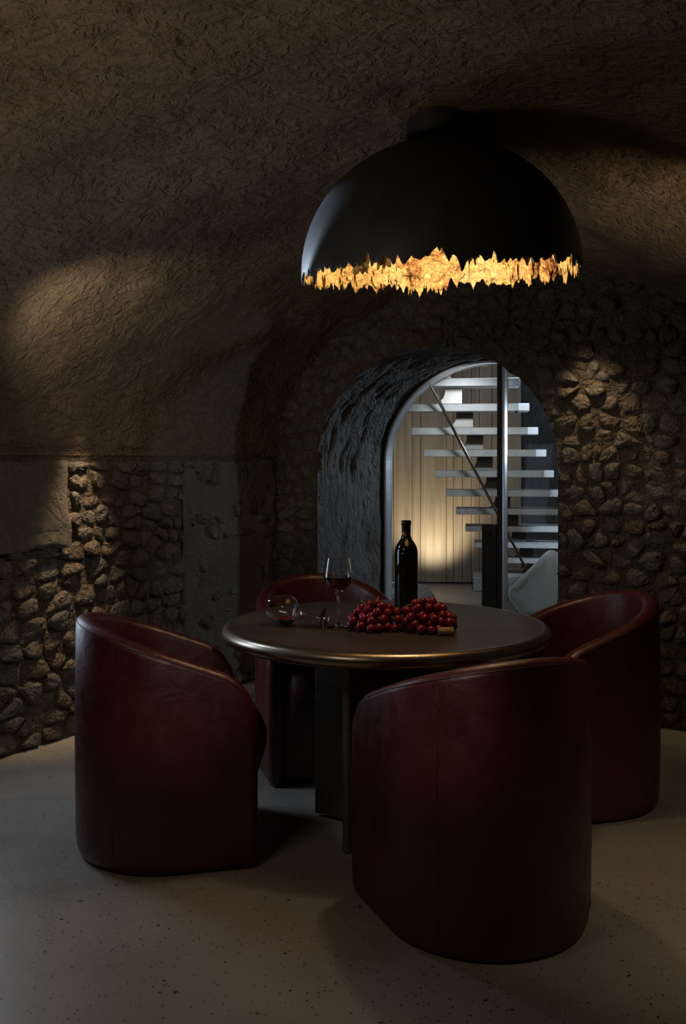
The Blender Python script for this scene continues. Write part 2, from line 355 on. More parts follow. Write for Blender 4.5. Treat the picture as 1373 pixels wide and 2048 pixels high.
# cracks and ridges that run over the vault (given where they show, cut into the real surface)
Dc = VP[..., 1]; vis = Dc > 0.4
PX = np.where(vis, CX+VP[..., 0]/np.where(vis, Dc, 1)*FPX, -9999); PY = np.where(vis, HOR-(VP[..., 2]-CAMZ)/np.where(vis, Dc, 1)*FPX, -9999)
def seg_d(pl, wig=5.0):
    X = PX+wig*fbm(VP*9, 2, 55); Y = PY+wig*fbm(VP*9, 2, 77); best = np.full(X.shape, 1e9)
    for (x0, y0), (x1, y1) in zip(pl[:-1], pl[1:]):
        dx, dy = x1-x0, y1-y0; q = np.clip(((X-x0)*dx+(Y-y0)*dy)/(dx*dx+dy*dy), 0, 1)
        best = np.minimum(best, np.hypot(X-x0-q*dx, Y-y0-q*dy))
    return best
for pl, wd, dp in (([(235, -10), (270, 22), (300, 45), (345, 55), (385, 88)], 7, 0.018),
                   ([(42, 90), (48, 115), (90, 135), (150, 152), (185, 178)], 6, 0.012),
                   ([(720, 200), (780, 185), (850, 180), (905, 185)], 10, 0.010),
                   ([(1140, 175), (1210, 178), (1290, 215), (1380, 245)], 9, 0.014),
                   ([(1230, 350), (1300, 385), (1380, 400)], 8, 0.012),
                   ([(1190, 300), (1290, 318), (1380, 352)], 8, 0.010)):
    disp -= dp*np.exp(-(seg_d(pl)/wd)**2)
disp *= np.clip(np.minimum(TH, PI-TH)/0.05, 0.25, 1)
VP2 = VP+Nrm*disp[..., None]
v = grid('ceiling', VP2, M_vault)
tag(v, 'dark brown rough stone barrel vault with fine cracks', kind='structure')

# ------------------------------------------------------------------ setting: left wall with rubble
def frame_left(s, z, d):   # d: metres proud of the wall plane, into the room
    return rm(s, d, z)
def frame_back(t, z, d):
    return rm(d-0.003, t, z)
def voronoi_cells(pts, w0, w1, h0, h1, ax=1.0):
    cells = []
    for i, (x, y) in enumerate(pts):
        poly = [(w0, h0), (w1, h0), (w1, h1), (w0, h1)]
        near = sorted((( (x-a)**2/ax**2+(y-b)**2, a, b) for j, (a, b) in enumerate(pts) if j != i), key=lambda q: q[0])[:16]
        for d, a, b in near:
            nx, ny = (a-x)/ax**2, (b-y); mx, my = (a+x)/2, (b+y)/2
            out = []
            for k in range(len(poly)):
                p, q = poly[k], poly[(k+1) % len(poly)]
                dp = (p[0]-mx)*nx+(p[1]-my)*ny; dq = (q[0]-mx)*nx+(q[1]-my)*ny
                if dp <= 0: out.append(p)
                if (dp < 0) != (dq < 0) and abs(dp-dq) > 1e-12:
                    u = dp/(dp-dq); out.append((p[0]+(q[0]-p[0])*u, p[1]+(q[1]-p[1])*u))
            poly = out
            if len(poly) < 3: break
        if len(poly) >= 3: cells.append(((x, y), poly))
    return cells
def sites(w0, w1, h0, h1, dx, dy, seed):
    r = random.Random(seed); out = []; y = h0+dy/2; row = 0
    while y < h1:
        ddy = dy*r.uniform(0.8, 1.25); x = w0+r.uniform(0, dx)
        while x < w1:
            step = dx*r.uniform(0.4, 1.6)
            out.append((x, y+r.uniform(-0.33, 0.33)*dy)); x += step
        y += ddy; row += 1
    return out
def stone_data(poly, frame, hgt, rnd, gap=0.006, push=None):
    cx = sum(p[0] for p in poly)/len(poly); cy = sum(p[1] for p in poly)/len(poly)
    # chaikin to round corners
    q = []
    for k in range(len(poly)):
        a, b = poly[k], poly[(k+1) % len(poly)]
        if math.hypot(a[0]-b[0], a[1]-b[1]) < 0.006: q.append(((a[0]+b[0])/2, (a[1]+b[1])/2)); continue
        q.append((a[0]*0.76+b[0]*0.24, a[1]*0.76+b[1]*0.24)); q.append((a[0]*0.24+b[0]*0.76, a[1]*0.24+b[1]*0.76))
    q = q[:16]; n = len(q)
    if n < 5: return None
    out = []
    for (x, y) in q:
        d = math.hypot(x-cx, y-cy) or 1e-6; k = max(0.3, (d-gap)/d)*rnd.uniform(0.86, 1.03)
        x, y = cx+(x-cx)*k, cy+(y-cy)*k
        if push: x, y = push(x, y)
        out.append((x, y))
    tx, ty = rnd.uniform(-0.25, 0.25), rnd.uniform(-0.30, 0.15)
    V = [frame(x, y, -0.004) for x, y in out]
    for (x, y) in out:
        xx, yy = cx+(x-cx)*0.9, cy+(y-cy)*0.9
        V.append(frame(xx, yy, hgt*rnd.uniform(0.35, 1.05)+(x-cx)*tx+(y-cy)*ty))
    for (x, y) in out:
        xx, yy = cx+(x-cx)*0.5+rnd.uniform(-.009, .009), cy+(y-cy)*0.5+rnd.uniform(-.009, .009)
        V.append(frame(xx, yy, hgt*rnd.uniform(0.7, 1.4)+((x-cx)*tx+(y-cy)*ty)*0.5))
    V.append(frame(cx, cy, hgt*rnd.uniform(0.95, 1.2)))
    F = []
    for k in range(n):
        k2 = (k+1) % n
        F.append((k, k2, n+k2, n+k)); F.append((n+k, n+k2, 2*n+k2, 2*n+k)); F.append((2*n+k, 2*n+k2, 3*n))
    return V, F
def lay_stones(parent, cells, frame, keep, hf, seed, push=None, flip=False, single=290):
    rnd = random.Random(seed); todo = []
    for (c, poly) in cells:
        if not keep(*c): continue
        d = stone_data(poly, frame, hf(*c)*rnd.uniform(0.15, 1.8), rnd, rnd.uniform(0.0, 0.006), push)
        if d: todo.append((frame(c[0], c[1], 0).length, d))
    todo.sort(key=lambda q: q[0])
    rest_v, rest_f = [], []
    for i, (_, (V, F)) in enumerate(todo):
        if flip: F = [tuple(reversed(f)) for f in F]
        if i < single:
            mesh('stone', V, F, rnd.choices(M_stone, (5, 4, 1))[0], parent)
        else:
            o = len(rest_v); rest_v += V; rest_f += [tuple(q+o for q in f) for f in F]
    if rest_v:
        o = mesh('small_stones', rest_v, rest_f, M_stone[1], parent); o['kind'] = 'stuff'
# base surface of left wall
n1, n2 = 240, 60
SS, ZZ = np.meshgrid(np.linspace(-0.02, SMAX, n1), np.linspace(-0.02, SPR+0.01, n2), indexing='ij')
P = C0n - SS[..., None]*An; P[..., 2] = ZZ
P = P+(0.005*fbm(P*8, 3, 5)+0.001)[..., None]*Bn_
wl = grid('wall_left', P, M_mortar)
tag(wl, 'rough rubble stone wall below the vault on the left', kind='structure')
def keep_left(s, z):
    if 1.80 < s < 4.0 and z > 0.98: return False       # plastered block
    if 0.0 < s < 0.92 and z > 0.12: return math.sin(s*91+z*57) > 0.1     # smoother panel beside the corner
    return True
cl = voronoi_cells(sites(-0.0, 3.2, 0.0, 1.42, 0.135, 0.088, 4), 0.0, 3.2, 0.005, 1.395, 1.3)
lay_stones(wl, cl, frame_left, keep_left, lambda s, z: 0.014, 8)
# plaster patches standing proud of the rubble
def patch(name, frame, x0, x1, y0, y1, d, rag, seed, parent, mat, nx=60, ny=50):
    X, Y = np.meshgrid(np.linspace(x0, x1, nx), np.linspace(y0, y1, ny), indexing='ij')
    P0 = np.stack([X, Y, X*0+seed], -1)
    ex = np.minimum(X-x0, x1-X); ey = np.minimum(Y-y0, y1-Y)
    e = np.minimum(ex, ey)+rag*fbm(P0*9, 3, seed); k = np.clip(e/0.022, 0, 1); k = np.sqrt(1-(1-k)**2)
    H = (d+0.005*fbm(P0*7, 4, seed+3))*k-0.012*(1-k)
    V = [frame(float(X[i, j]), float(Y[i, j]), float(H[i, j])) for i in range(nx) for j in range(ny)]
    F = [(i*ny+j, (i+1)*ny+j, (i+1)*ny+j+1, i*ny+j+1) for i in range(nx-1) for j in range(ny-1)]
    return mesh(name, V, F, mat, parent)
patch('plaster_block', frame_left, 1.80, 3.6, 0.96, 1.405, 0.045, 0.022, 6, wl, M_plaster, 110, 40)
patch('plaster_panel', frame_left, 0.03, 0.93, 0.10, 1.395, 0.010, 0.03, 16, wl, M_plaster, 60, 70)

# back wall with the arched passage
AT, AH, AZ, AR = 1.12, 0.80, 1.36, 0.715          # arch centre, half width, springing height, rise
bm = bmesh.new(); pts = [(-0.12, 0), (-0.12, 2.9), (3.6, 2.9), (3.6, 0), (AT+AH, 0)]
na = 48
pts += [(AT+AH*math.cos(PI*k/na), AZ+AR*math.sin(PI*k/na)) for k in range(na+1)]
pts += [(AT-AH, 0)]
vs = [bm.verts.new(rm(0, t, z)) for t, z in pts]; bm.faces.new(vs)
bm.normal_update(); bmesh.ops.triangulate(bm, faces=bm.faces)
wb = from_bm('wall_back', bm, M_mortar)
tag(wb, 'dark rubble stone end wall with an arched passage through it', kind='structure')
def in_arch(t, z, m=0.0):
    if z < AZ: return abs(t-AT) < AH+m
    return ((t-AT)/(AH+m))**2+((z-AZ)/(AR+m))**2 < 1
def prof_back(t): 
    q = 1-((t-1.58)/1.58)**2
    return SPR+1.03*math.sqrt(q) if q > 0 else -1
def push_arch(t, z):
    g = 0.004
    if not in_arch(t, z, g): return t, z
    if z < AZ: return (AT+(AH+g)*(1 if t > AT else -1), z)
    a = (t-AT)/(AH+g); b = (z-AZ)/(AR+g); k = 1/max(1e-3, math.hypot(a, b)); return AT+(t-AT)*k, AZ+(z-AZ)*k
def keep_back(t, z):
    return not in_arch(t, z, 0.015) and z < max(SPR, prof_back(t))+0.06
cb = voronoi_cells(sites(0.0, 3.0, 0.0, 2.55, 0.118, 0.085, 14), 0.0, 3.0, 0.005, 2.56, 1.25)
lay_stones(wb, cb, frame_back, keep_back, lambda t, z: 0.020 if t > 1.7 else 0.012, 19, push_arch, flip=True, single=295)

# passage through the thick wall
DEP = 0.82
nd, nn = 70, 300
path = []
for k in range(80): path.append((AT-AH, 0.0+(AZ)*k/80))
for k in range(141): path.append((AT-AH*math.cos(PI*k/140), AZ+AR*math.sin(PI*k/140)))
for k in range(1, 81): path.append((AT+AH, AZ*(1-k/80)))
path = np.array(path); tang = np.gradient(path, axis=0); tang /= np.linalg.norm(tang, axis=1, keepdims=True)
nin = np.stack([tang[:, 1], -tang[:, 0]], 1)                        # into the opening
arc = np.concatenate([[0], np.cumsum(np.linalg.norm(np.diff(path, axis=0), axis=1))])
DD, KK = np.meshgrid(np.linspace(0, 1, nd), np.arange(len(path)), indexing='ij')
U = arc[KK]; Dm = DD*DEP
# ropey strokes that lean along the curve
Q = np.stack([(U*3.2+Dm*1.8), (Dm*17-U*4.5), U*0], -1)
st = 1-np.abs(fbm(Q, 3, 31)); low = np.clip((path[KK, 1]-0.9)/0.5, 0.35, 1)
dsp = 0.030*(st-0.6)*low+0.012*fbm(np.stack([U*4, Dm*5, U*0], -1), 3, 41)
edge = np.clip(DD/0.03, 0, 1)*np.clip((1-DD)/0.06, 0, 1); dsp = dsp*edge
T_ = path[KK, 0]+nin[KK, 0]*dsp; Z_ = path[KK, 1]+nin[KK, 1]*dsp
PP = C0n + Dm[..., None]*An + T_[..., None]*Bn_; PP[..., 2] = Z_
jm = grid('wall_passage', PP, M_jamb)
tag(jm, 'grey carved stone reveal of the arched passage', kind='structure')

# right wall and wall behind the camera
SS, ZZ = np.meshgrid(np.linspace(-0.02, SMAX, 120), np.linspace(-0.02, SPR+0.01, 30), indexing='ij')
P = C0n - SS[..., None]*An + (2*aw(SS))[..., None]*Bn_; P[..., 2] = ZZ
P = P+(0.02*fbm(P*3, 3, 65))[..., None]*Bn_
tag(grid('wall_right', P, M_mortar), 'rough stone wall on the right of the vault', kind='structure')
tag(mesh('wall_front', [rm(SMAX-0.05, -0.1, -0.02), rm(SMAX-0.05, 6.0, -0.02), rm(SMAX-0.05, 6.0, 2.95), rm(SMAX-0.05, -0.1, 2.95)], [(0, 1, 2, 3)], M_mortar, smooth=False), 'stone wall behind the viewer', kind='structure')

# ------------------------------------------------------------------ glazed arched door at the far end of the passage
def arch_bar(name, w, d, s0, mat, parent=None, inset=0.0):
    """bar of width w (radial) and depth d following the arch, from floor to floor"""
    pl = [(AT-AH+inset, 0.004+AZ*k/6) for k in range(6)]
    pl += [(AT-(AH-inset)*math.cos(PI*k/72), AZ+(AR-inset)*math.sin(PI*k/72)) for k in range(73)]
    pl += [(AT+AH-inset, AZ*(1-k/6)+0.004*k/6) for k in range(1, 7)]
    pl = np.array(pl); tg = np.gradient(pl, axis=0); tg /= np.linalg.norm(tg, axis=1, keepdims=True); ni = np.stack([tg[:, 1], -tg[:, 0]], 1)
    V = []
    for p, n in zip(pl, ni):
        for (a, b) in ((0, 0), (w, 0), (w, d), (0, d)):
            V.append(rm(s0-b, p[0]+n[0]*a, p[1]+n[1]*a))
    m = len(pl); F = [(i*4+k, i*4+(k+1) % 4, (i+1)*4+(k+1) % 4, (i+1)*4+k) for i in range(m-1) for k in range(4)]
    F += [(3, 2, 1, 0), tuple((m-1)*4+k for k in range(4))]
    return mesh(name, V, F, mat, parent, smooth=False)
door = arch_bar('door_1', 0.020, 0.05, -DEP+0.012, M_dark)
tag(door, 'arched glazed door in a slim metal frame at the end of the passage', kind='structure')
arch_bar('inner_frame', 0.014, 0.09, -DEP+0.006, M_trim, door, 0.021)
rzB = math.atan2(B.y, B.x)
ST = 1.222
c = rm(-DEP-0.015, ST, 1.028); box('door_stile', c, (0.036, 0.05, 2.045), M_dark, door, rzB, 0.003)
c = rm(-DEP-0.015, ST+0.029, 1.02); box('door_stile', c, (0.018, 0.055, 2.03), M_trim, door, rzB, 0.002)
c = rm(-DEP-0.010, ST-0.072, 0.485); box('lock_panel', c, (0.105, 0.05, 0.96), M_dark, door, rzB, 0.003)
c = rm(-DEP+0.022, ST-0.078, 0.90); box('latch', c, (0.035, 0.014, 0.035), M_foot, door, rzB, 0.002)
def pane(t0, t1):
    pts = [(t0, 0.02)]
    n = 30
    for k in range(n+1):
        t = t0+(t1-t0)*k/n; q = 1-((t-AT)/(AH-0.05))**2
        pts.append((t, AZ+(AR-0.05)*math.sqrt(max(0, q))))
    pts.append((t1, 0.02)); bm = bmesh.new()
    va = [bm.verts.new(rm(-DEP-0.028, t, z)) for t, z in pts]
    vb = [bm.verts.new(rm(-DEP-0.036, t, z)) for t, z in pts]
    bm.faces.new(va); bm.faces.new(list(reversed(vb)))
    for k in range(len(va)): bm.faces.new((va[k], vb[k], vb[(k+1) % len(va)], va[(k+1) % len(va)]))
    return from_bm('glass_pane', bm, M_pane, door)
pane(AT-AH+0.051, ST-0.02); pane(ST+0.04, AT+AH-0.051)

# ------------------------------------------------------------------ stairwell
def wallq(name, p, q, z0, z1, mat, label, th=0.1):
    p = Vector(p); q = Vector(q); d = (q-p).normalized(); n = Vector((-d.y, d.x, 0))*th
    V = [(*p.xy, z0), (*q.xy, z0), (*q.xy, z1), (*p.xy, z1)]
    V += [(*(p+n).xy, z0), (*(q+n).xy, z0), (*(q+n).xy, z1), (*(p+n).xy, z1)]
    o = mesh(name, V, [(0, 1, 2, 3), (7, 6, 5, 4), (0, 4, 5, 1), (1, 5, 6, 2), (2, 6, 7, 3), (3, 7, 4, 0)], mat, smooth=False)
    return tag(o, label, kind='structure')
bl = rm(-DEP-0.02, -0.4); br = rm(-DEP-0.02, 3.9)
wallq('wall_stairwell_left', bl, (-0.4, 11.2, 0), 0, 3.5, M_plaster, 'plain wall on the left of the stairwell')
sw = wallq('wall_stairwell_back', (-0.5, 11.15, 0), (1.92, 10.95, 0), 0, 3.5, M_dark, 'oak plank clad wall behind the staircase')
wallq('wall_stairwell_stone', (1.5, 11.25, 0), (4.2, 11.0, 0), 0, 3.5, M_jamb, 'rough grey stone wall behind the right of the staircase', 0.15)
wallq('wall_stairwell_right', (3.9, 11.1, 0), br, 0, 3.5, M_plaster, 'plain wall on the right of the stairwell')
ceil2 = mesh('ceiling_stairwell', [(-1.5, 6, 3.45), (4.5, 5, 3.45), (4.5, 11.6, 3.45), (-1.5, 11.6, 3.45)], [(0, 1, 2, 3)], M_plaster, smooth=False)
tag(ceil2, 'plain ceiling above the staircase', kind='structure')
# wall mass beyond the passage on both sides so the stairwell is closed
bm = bmesh.new(); pts = [(-0.5, 0), (-0.5, 3.5), (4.0, 3.5), (4.0, 0), (AT+AH, 0)]
pts += [(AT+AH*math.cos(PI*k/na), AZ+AR*math.sin(PI*k/na)) for k in range(na+1)]+[(AT-AH, 0)]
bm.faces.new([bm.verts.new(rm(-DEP, t, z)) for t, z in pts]); bm.normal_update(); bmesh.ops.triangulate(bm, faces=bm.faces)
tag(from_bm('wall_stairwell_front', bm, M_plaster), 'stairwell side of the thick arched wall', kind='structure')
# planks
seams = [745, 765, 787, 824.5, 841, 893, 907, 925, 943, 959, 984, 1014, 1043]
def wx(px):  # along the clad wall plane
    p0 = Vector((-0.5, 11.15)); d = (Vector((1.92, 10.95))-p0).normalized(); r = (px-CX)/FPX
    k = (r*p0.y-p0.x)/(d.x-r*d.y); return p0+d*k
xs = [wx(p) for p in seams]; first = xs[0]; dirw = (xs[-1]-xs[0]).normalized()
ext = [first-dirw*0.2*k for k in range(6, 0, -1)]+xs
for a, b in zip(ext[:-1], ext[1:]):
    mid = (a+b)/2; wd = (b-a).length
    pr = R.uniform(0.0, 0.006)
    box('plank', Vector((mid.x, mid.y-0.012-pr, 1.74)), (wd-0.004, 0.024, 3.44), M_wood, sw, math.atan2(dirw.y, dirw.x), 0.003)
# staircase
stair = empty('staircase', (1.6, 8.6, 0))
tag(stair, 'open staircase of pale floating treads on a zigzag steel spine behind the glass door', 'staircase')
def sp(o): o.matrix_parent_inverse = stair.matrix_world.inverted(); return o
rzt = math.radians(-8)
tx = Vector((math.cos(rzt), math.sin(rzt), 0))
bpy.context.view_layer.update()
def par(o): 
    o.matrix_parent_inverse = Matrix.Translation(-stair.location); return o
for i in range(0, 12):
    D = 7.15+(i-1)*0.25
    zt = 1.975-0.167*(i-1)
    if zt < 0.1: break
    xl = 0.2695+0.1135*(i-1)
    W = 0.98
    cL = Vector((xl, D+0.05, 0))
    cmid = cL+tx*(W/2)
    o = par(box('tread', Vector((cmid.x, cmid.y, zt-0.03)), (W-0.10, 0.26, 0.056), M_tread, stair, rzt, 0.004))
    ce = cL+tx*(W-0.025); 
    o = par(box('lit_tread_end', Vector((ce.x, ce.y, zt-0.03)), (0.10, 0.26, 0.056), M_tread_lit, stair, rzt, 0.004)); o['label'] = 'end of a tread with the light on it put into its colour'
    if zt-0.167 > 0.02:
        cs = cL+tx*0.50+Vector((0.05, 0.14, 0))
        V = []
        # bracket with a swept foot
        for q in range(7):
            u = q/6; wdt = 0.062+0.03*(u**3)
            for (sx, sy) in ((-1, -1), (1, -1), (1, 1), (-1, 1)):
                V.append(cs+tx*(sx*wdt-(0.03*u**3))+Vector((0, sy*0.02, zt-0.058-0.110*u)))
        F = [(q*4+k, q*4+(k+1) % 4, (q+1)*4+(k+1) % 4, (q+1)*4+k) for q in range(6) for k in range(4)]+[(3, 2, 1, 0), (24, 25, 26, 27)]
        par(mesh('spine_bracket', V, F, M_bracket, stair, smooth=False))
hp = [at(855, 757, 6.82), at(1055, 1142, 9.0)]
par(tube('handrail', hp, 0.012, M_bronze, stair, 8))
# floor landing block below lowest tread
par(box('stair_base', Vector((1.95, 10.55, 0.075)), (1.1, 0.5, 0.148), M_tread, stair, rzt, 0.01))

# grey shell chair beyond the glass, seen at the right of the passage
ch = empty('shell_chair', at(1085, 1400, 7.7).xy.to_3d())
ch.location = (1.62, 7.75, 0)
tag(ch, 'smooth grey moulded shell chair tilted behind the glass door, right of the stile', 'chair')
def panel_shell(name, outline, D, curve, th, mat, parent, off):
    # outline in photo pixels on a plane at D, curved in depth
    P = [at(x, y, D) for x, y in outline]; c = sum(P, Vector())/len(P); n = len(P); V = []
    for side in (0, 1):
        for k in (1.0, 0.97, 0.7, 0.35):
            for p in P:
                q = c+(p-c)*k; dd = curve*(k*k)*((q-c).x*2.2)**2
                edge = 0 if k < 1 else th*0.5
                q.y += -dd+(th-edge if side else edge); V.append(q-off)
        V.append(c+Vector((0, th if side else 0, 0))-off)
    F = []; m = 4*n+1
    for side in (0, 1):
        o = side*m
        for r in range(3):
            for k in range(n):
                f = (o+r*n+k, o+r*n+(k+1) % n, o+(r+1)*n+(k+1) % n, o+(r+1)*n+k); F.append(f if side else f[::-1])
        for k in range(n):
            f = (o+3*n+k, o+3*n+(k+1) % n, o+4*n); F.append(f if side else f[::-1])
    for k in range(n): F.append((k, (k+1) % n, m+(k+1) % n, m+k))
    return mesh(name, V, F, mat, parent)
def rounded(poly, r, seg=6):
    out = []; n = len(poly)
    for i in range(n):
        p0, p1, p2 = Vector(poly[i-1]), Vector(poly[i]), Vector(poly[(i+1) % n])
        a = p1+(p0-p1).normalized()*r; b = p1+(p2-p1).normalized()*r
        for k in range(seg+1):
            t = k/seg; out.append(tuple(a*(1-t)**2+p1*2*t*(1-t)+b*t*t))
    return out
panel_shell('backrest', rounded([(1008, 1182), (1102, 1096), (1150, 1125), (1150, 1225), (1045, 1235)], 14), 7.7, 0.25, 0.02, M_grey, ch, ch.location)
bs = box('seat', Vector((0.05, 0.22, 0.26)), (0.46, 0.40, 0.03), M_grey, ch, 0.1, 0.012)
for sx in (-0.16, 0.22):
    for sy in (0.06, 0.38):
        tube('leg', [(sx, sy, 0.247), (sx*1.15, sy*1.1, 0.002)], 0.011, M_dark, ch)
# round grey pouf and white bench beyond the glass on the left
pf = lathe('pouf', [(0, 0.0), (0.17, 0.0), (0.20, 0.03), (0.205, 0.20), (0.19, 0.31), (0.13, 0.375), (0.06, 0.395), (0, 0.40)], M_grey, n=36)
pf.location = at(822, 1400, 7.9).xy.to_3d(); tag(pf, 'low domed grey pouf glimpsed behind the wine bottle', 'pouf')
bn = empty('white_bench', (0.27, 7.55, 0)); bn.rotation_euler.z = 0.35
tag(bn, 'small white bench with a metal rail in the lower left of the glass door', 'bench')
box('seat_board', Vector((0, 0, 0.36)), (0.42, 0.26, 0.05), M_white, bn, 0, 0.008)
tube('rail', [(-0.2, -0.1, 0.43), (0.2, -0.1, 0.47)], 0.008, M_trim, bn)
tube('rail_post', [(-0.19, -0.1, 0.386), (-0.19, -0.1, 0.43)], 0.006, M_trim, bn); tube('rail_post', [(0.19, -0.1, 0.386), (0.19, -0.1, 0.468)], 0.006, M_trim, bn)
for sx in (-0.17, 0.17): box('leg', Vector((sx, 0, 0.168)), (0.04, 0.22, 0.334), M_white, bn, 0, 0.004)

# ------------------------------------------------------------------ dome lamp
LR = 0.508
lamp = empty('dome_pendant_lamp', (0.356, 3.6, 2.083))
tag(lamp, 'large matt black dome lamp with torn rim and glowing gold leaf lining', 'lamp')
lamp.rotation_euler = (math.radians(4.5), math.radians(-1.6), 0)
rl = random.Random(5)
def jag(n, lo, hi, smooth_amp, seed, rate=0.5):
    r = random.Random(seed); out = []; cur = r.uniform(lo, hi)
    base = [smooth_amp*(math.sin(k*2*PI/n*5+seed)+0.6*math.sin(k*2*PI/n*11+seed*2)+0.5*math.sin(k*2*PI/n*23+seed*3)) for k in range(n)]
    for k in range(n):
        if r.random() < rate: cur = r.uniform(lo, hi)**1.0
        else: cur = cur*0.5+(lo+hi)/2*0.5
        out.append(base[k]+cur+r.uniform(-0.004, 0.004))
    return out
NA = 420
def dome_part(name, Rr, jg, mat, th, rough=0.0, seed=0):
    nz = 44; V = []; jg_off = jg
    for side in (0, 1):
        rr0 = Rr-(th if side else 0)
        for j in range(nz+1):
            f = j/nz
            for k in range(NA):
                a = 2*PI*k/NA
                low = math.asin(max(-0.9, min(0.9, jg_off[k]/Rr))); el = low+(PI/2-low-0.0005)*(f**1.25)
                w = math.exp(-(max(0, el-low)/0.09)**2)
                rr = rr0+rough*w*(math.sin(a*37+seed+el*30)+math.sin(a*61+seed*2-el*50)*0.7+math.sin(a*113+el*70)*0.5)
                V.append((rr*math.cos(el)*math.cos(a), rr*math.cos(el)*math.sin(a), rr*math.sin(el)*(0.94 if el > 0 else 1)))
    m = (nz+1)*NA; F = []
    for side in (0, 1):
        for j in range(nz):
            for k in range(NA):
                a, b = side*m+j*NA+k, side*m+j*NA+(k+1) % NA; f = (a, b, b+NA, a+NA); F.append(f if not side else f[::-1])
    for k in range(NA): F.append((k, m+k, m+(k+1) % NA, (k+1) % NA))
    return mesh(name, V, F, mat, lamp)
jb = jag(NA, -0.020, 0.020, 0.004, 3, 0.5)
for _ in range(60):                                   # ragged spikes and notches
    k = rl.randrange(NA); dl = rl.choice((-1, -1, 1))*rl.uniform(0.010, 0.030)
    for q in (-2, -1, 0, 1, 2): jb[(k+q) % NA] += dl*(1, 0.5, 0.15)[abs(q)]
jb = [max(-0.048, min(0.036, q)) for q in jb]
dome_part('outer_shell', LR, jb, M_black, 0.004)
dome_part('gold_leaf_lining', LR-0.0065, [x-0.0006 for x in jb], M_gold, 0.002, 0.0012, 4)
# loose gold leaf flakes standing off the lining along the rim
for side_n in range(110):
    a = rl.uniform(0, 2*PI); wdt = rl.uniform(0.010, 0.028); z0 = rl.uniform(0.0, 0.09)
    rad = LR-rl.uniform(0.016, 0.024); V = []; n = 7
    rows = [[z0+rl.uniform(0.3, 1.0)*0.035 for _ in range(n)], [z0]*n, [z0-rl.uniform(0.1, 1.0)*0.045 for _ in range(n)]]
    for th in (0, 0.0016):
        for ri_, row in enumerate(rows):
            for k in range(n):
                aa = a+(k/(n-1)-0.5)*wdt*2.4/LR; dz = row[k]; el = math.asin(dz/LR); r2 = rad+th+(0.004 if ri_ != 1 else 0)
                V.append((r2*math.cos(el)*math.cos(aa), r2*math.cos(el)*math.sin(aa), r2*math.sin(el)*(0.94 if el > 0 else 1)))
    F = []
    for th in (0, 1):
        for j in range(2):
            for k in range(n-1):
                o = th*3*n+j*n+k; f = (o, o+1, o+n+1, o+n); F.append(f if th == 0 else f[::-1])
    mesh('gold_leaf_flake', V, F, M_gold, lamp)
# mount and stem (upright; undo the tilt)
mt = lathe('ceiling_mount', [(0, 0.490), (0.109, 0.490), (0.112, 0.493), (0.112, 0.575), (0, 0.576)], M_black, lamp, 48)
lathe('stem', [(0, 0.474), (0.018, 0.474), (0.018, 0.4895), (0, 0.4895)], M_black, lamp, 20)
bulb_holder = lathe('lamp_holder', [(0, 0.468), (0.03, 0.468), (0.03, 0.33), (0.022, 0.30), (0, 0.30)], M_black, lamp, 24)
def emit(name, col, st):
    m, nt, b = newmat(name); b.inputs['Emission Color'].default_value = (*col, 1); b.inputs['Emission Strength'].default_value = st; b.inputs['Base Color'].default_value = (1, 1, 1, 1); return m
lathe('bulb', [(0, 0.20), (0.02, 0.205), (0.035, 0.225), (0.037, 0.25), (0.025, 0.285), (0.018, 0.31), (0, 0.312)], emit('warm_bulb', (1.0, 0.70, 0.36), 18), lamp, 24)
lg = point('lamp_light', (0, 0, 0.13), 9.5, (1.0, 0.84, 0.60), 0.06); lg.parent = lamp

# ------------------------------------------------------------------ table
TC = Vector((0.171, 3.94, 0)); TR = 0.651; TZ = 0.75
table = empty('round_table', TC)
tag(table, 'round table with a dark bronzed top, rounded metal edge and crossed steel plate base', 'table')
lathe('tabletop', [(0, TZ-0.050), (TR-0.035, TZ-0.050), (TR-0.034, TZ), (0, TZ)], M_tabletop, table, 160)
pr = [(TR-0.0345, TZ)]
pr += [(TR-0.0285+0.0285*math.sin(a), TZ-0.0285+0.0285*math.cos(a)) for a in [PI*k/22 for k in range(23)]]
pr += [(TR-0.0345, TZ-0.057)]
lathe('table_edge', pr, M_bronze, table, 200, closed=True)
def plate(p, q, th, z0, z1, name='leg_plate', mat=M_steel, rd=0.012):
    p = Vector((*p, 0))-TC; q = Vector((*q, 0))-TC; c = (p+q)/2; c.z = (z0+z1)/2
    return box(name, c, ((q-p).length, th, z1-z0), mat, table, math.atan2((q-p).y, (q-p).x), rd)
plate((0.008, 3.50), (0.355, 4.39), 0.030, 0.0, TZ-0.058)
plate((-0.105, 3.885), (0.088, 3.776), 0.024, 0.012, TZ-0.058, rd=0.003)
plate((0.470, 3.985), (0.262, 4.108), 0.024, 0.012, TZ-0.058, rd=0.003)
plate((-0.06, 3.858), (0.05, 3.797), 0.018, 0.0, 0.012, 'levelling_foot', M_foot, 0.002)
plate((0.42, 4.014), (0.31, 4.08), 0.018, 0.0, 0.012, 'levelling_foot', M_foot, 0.002)

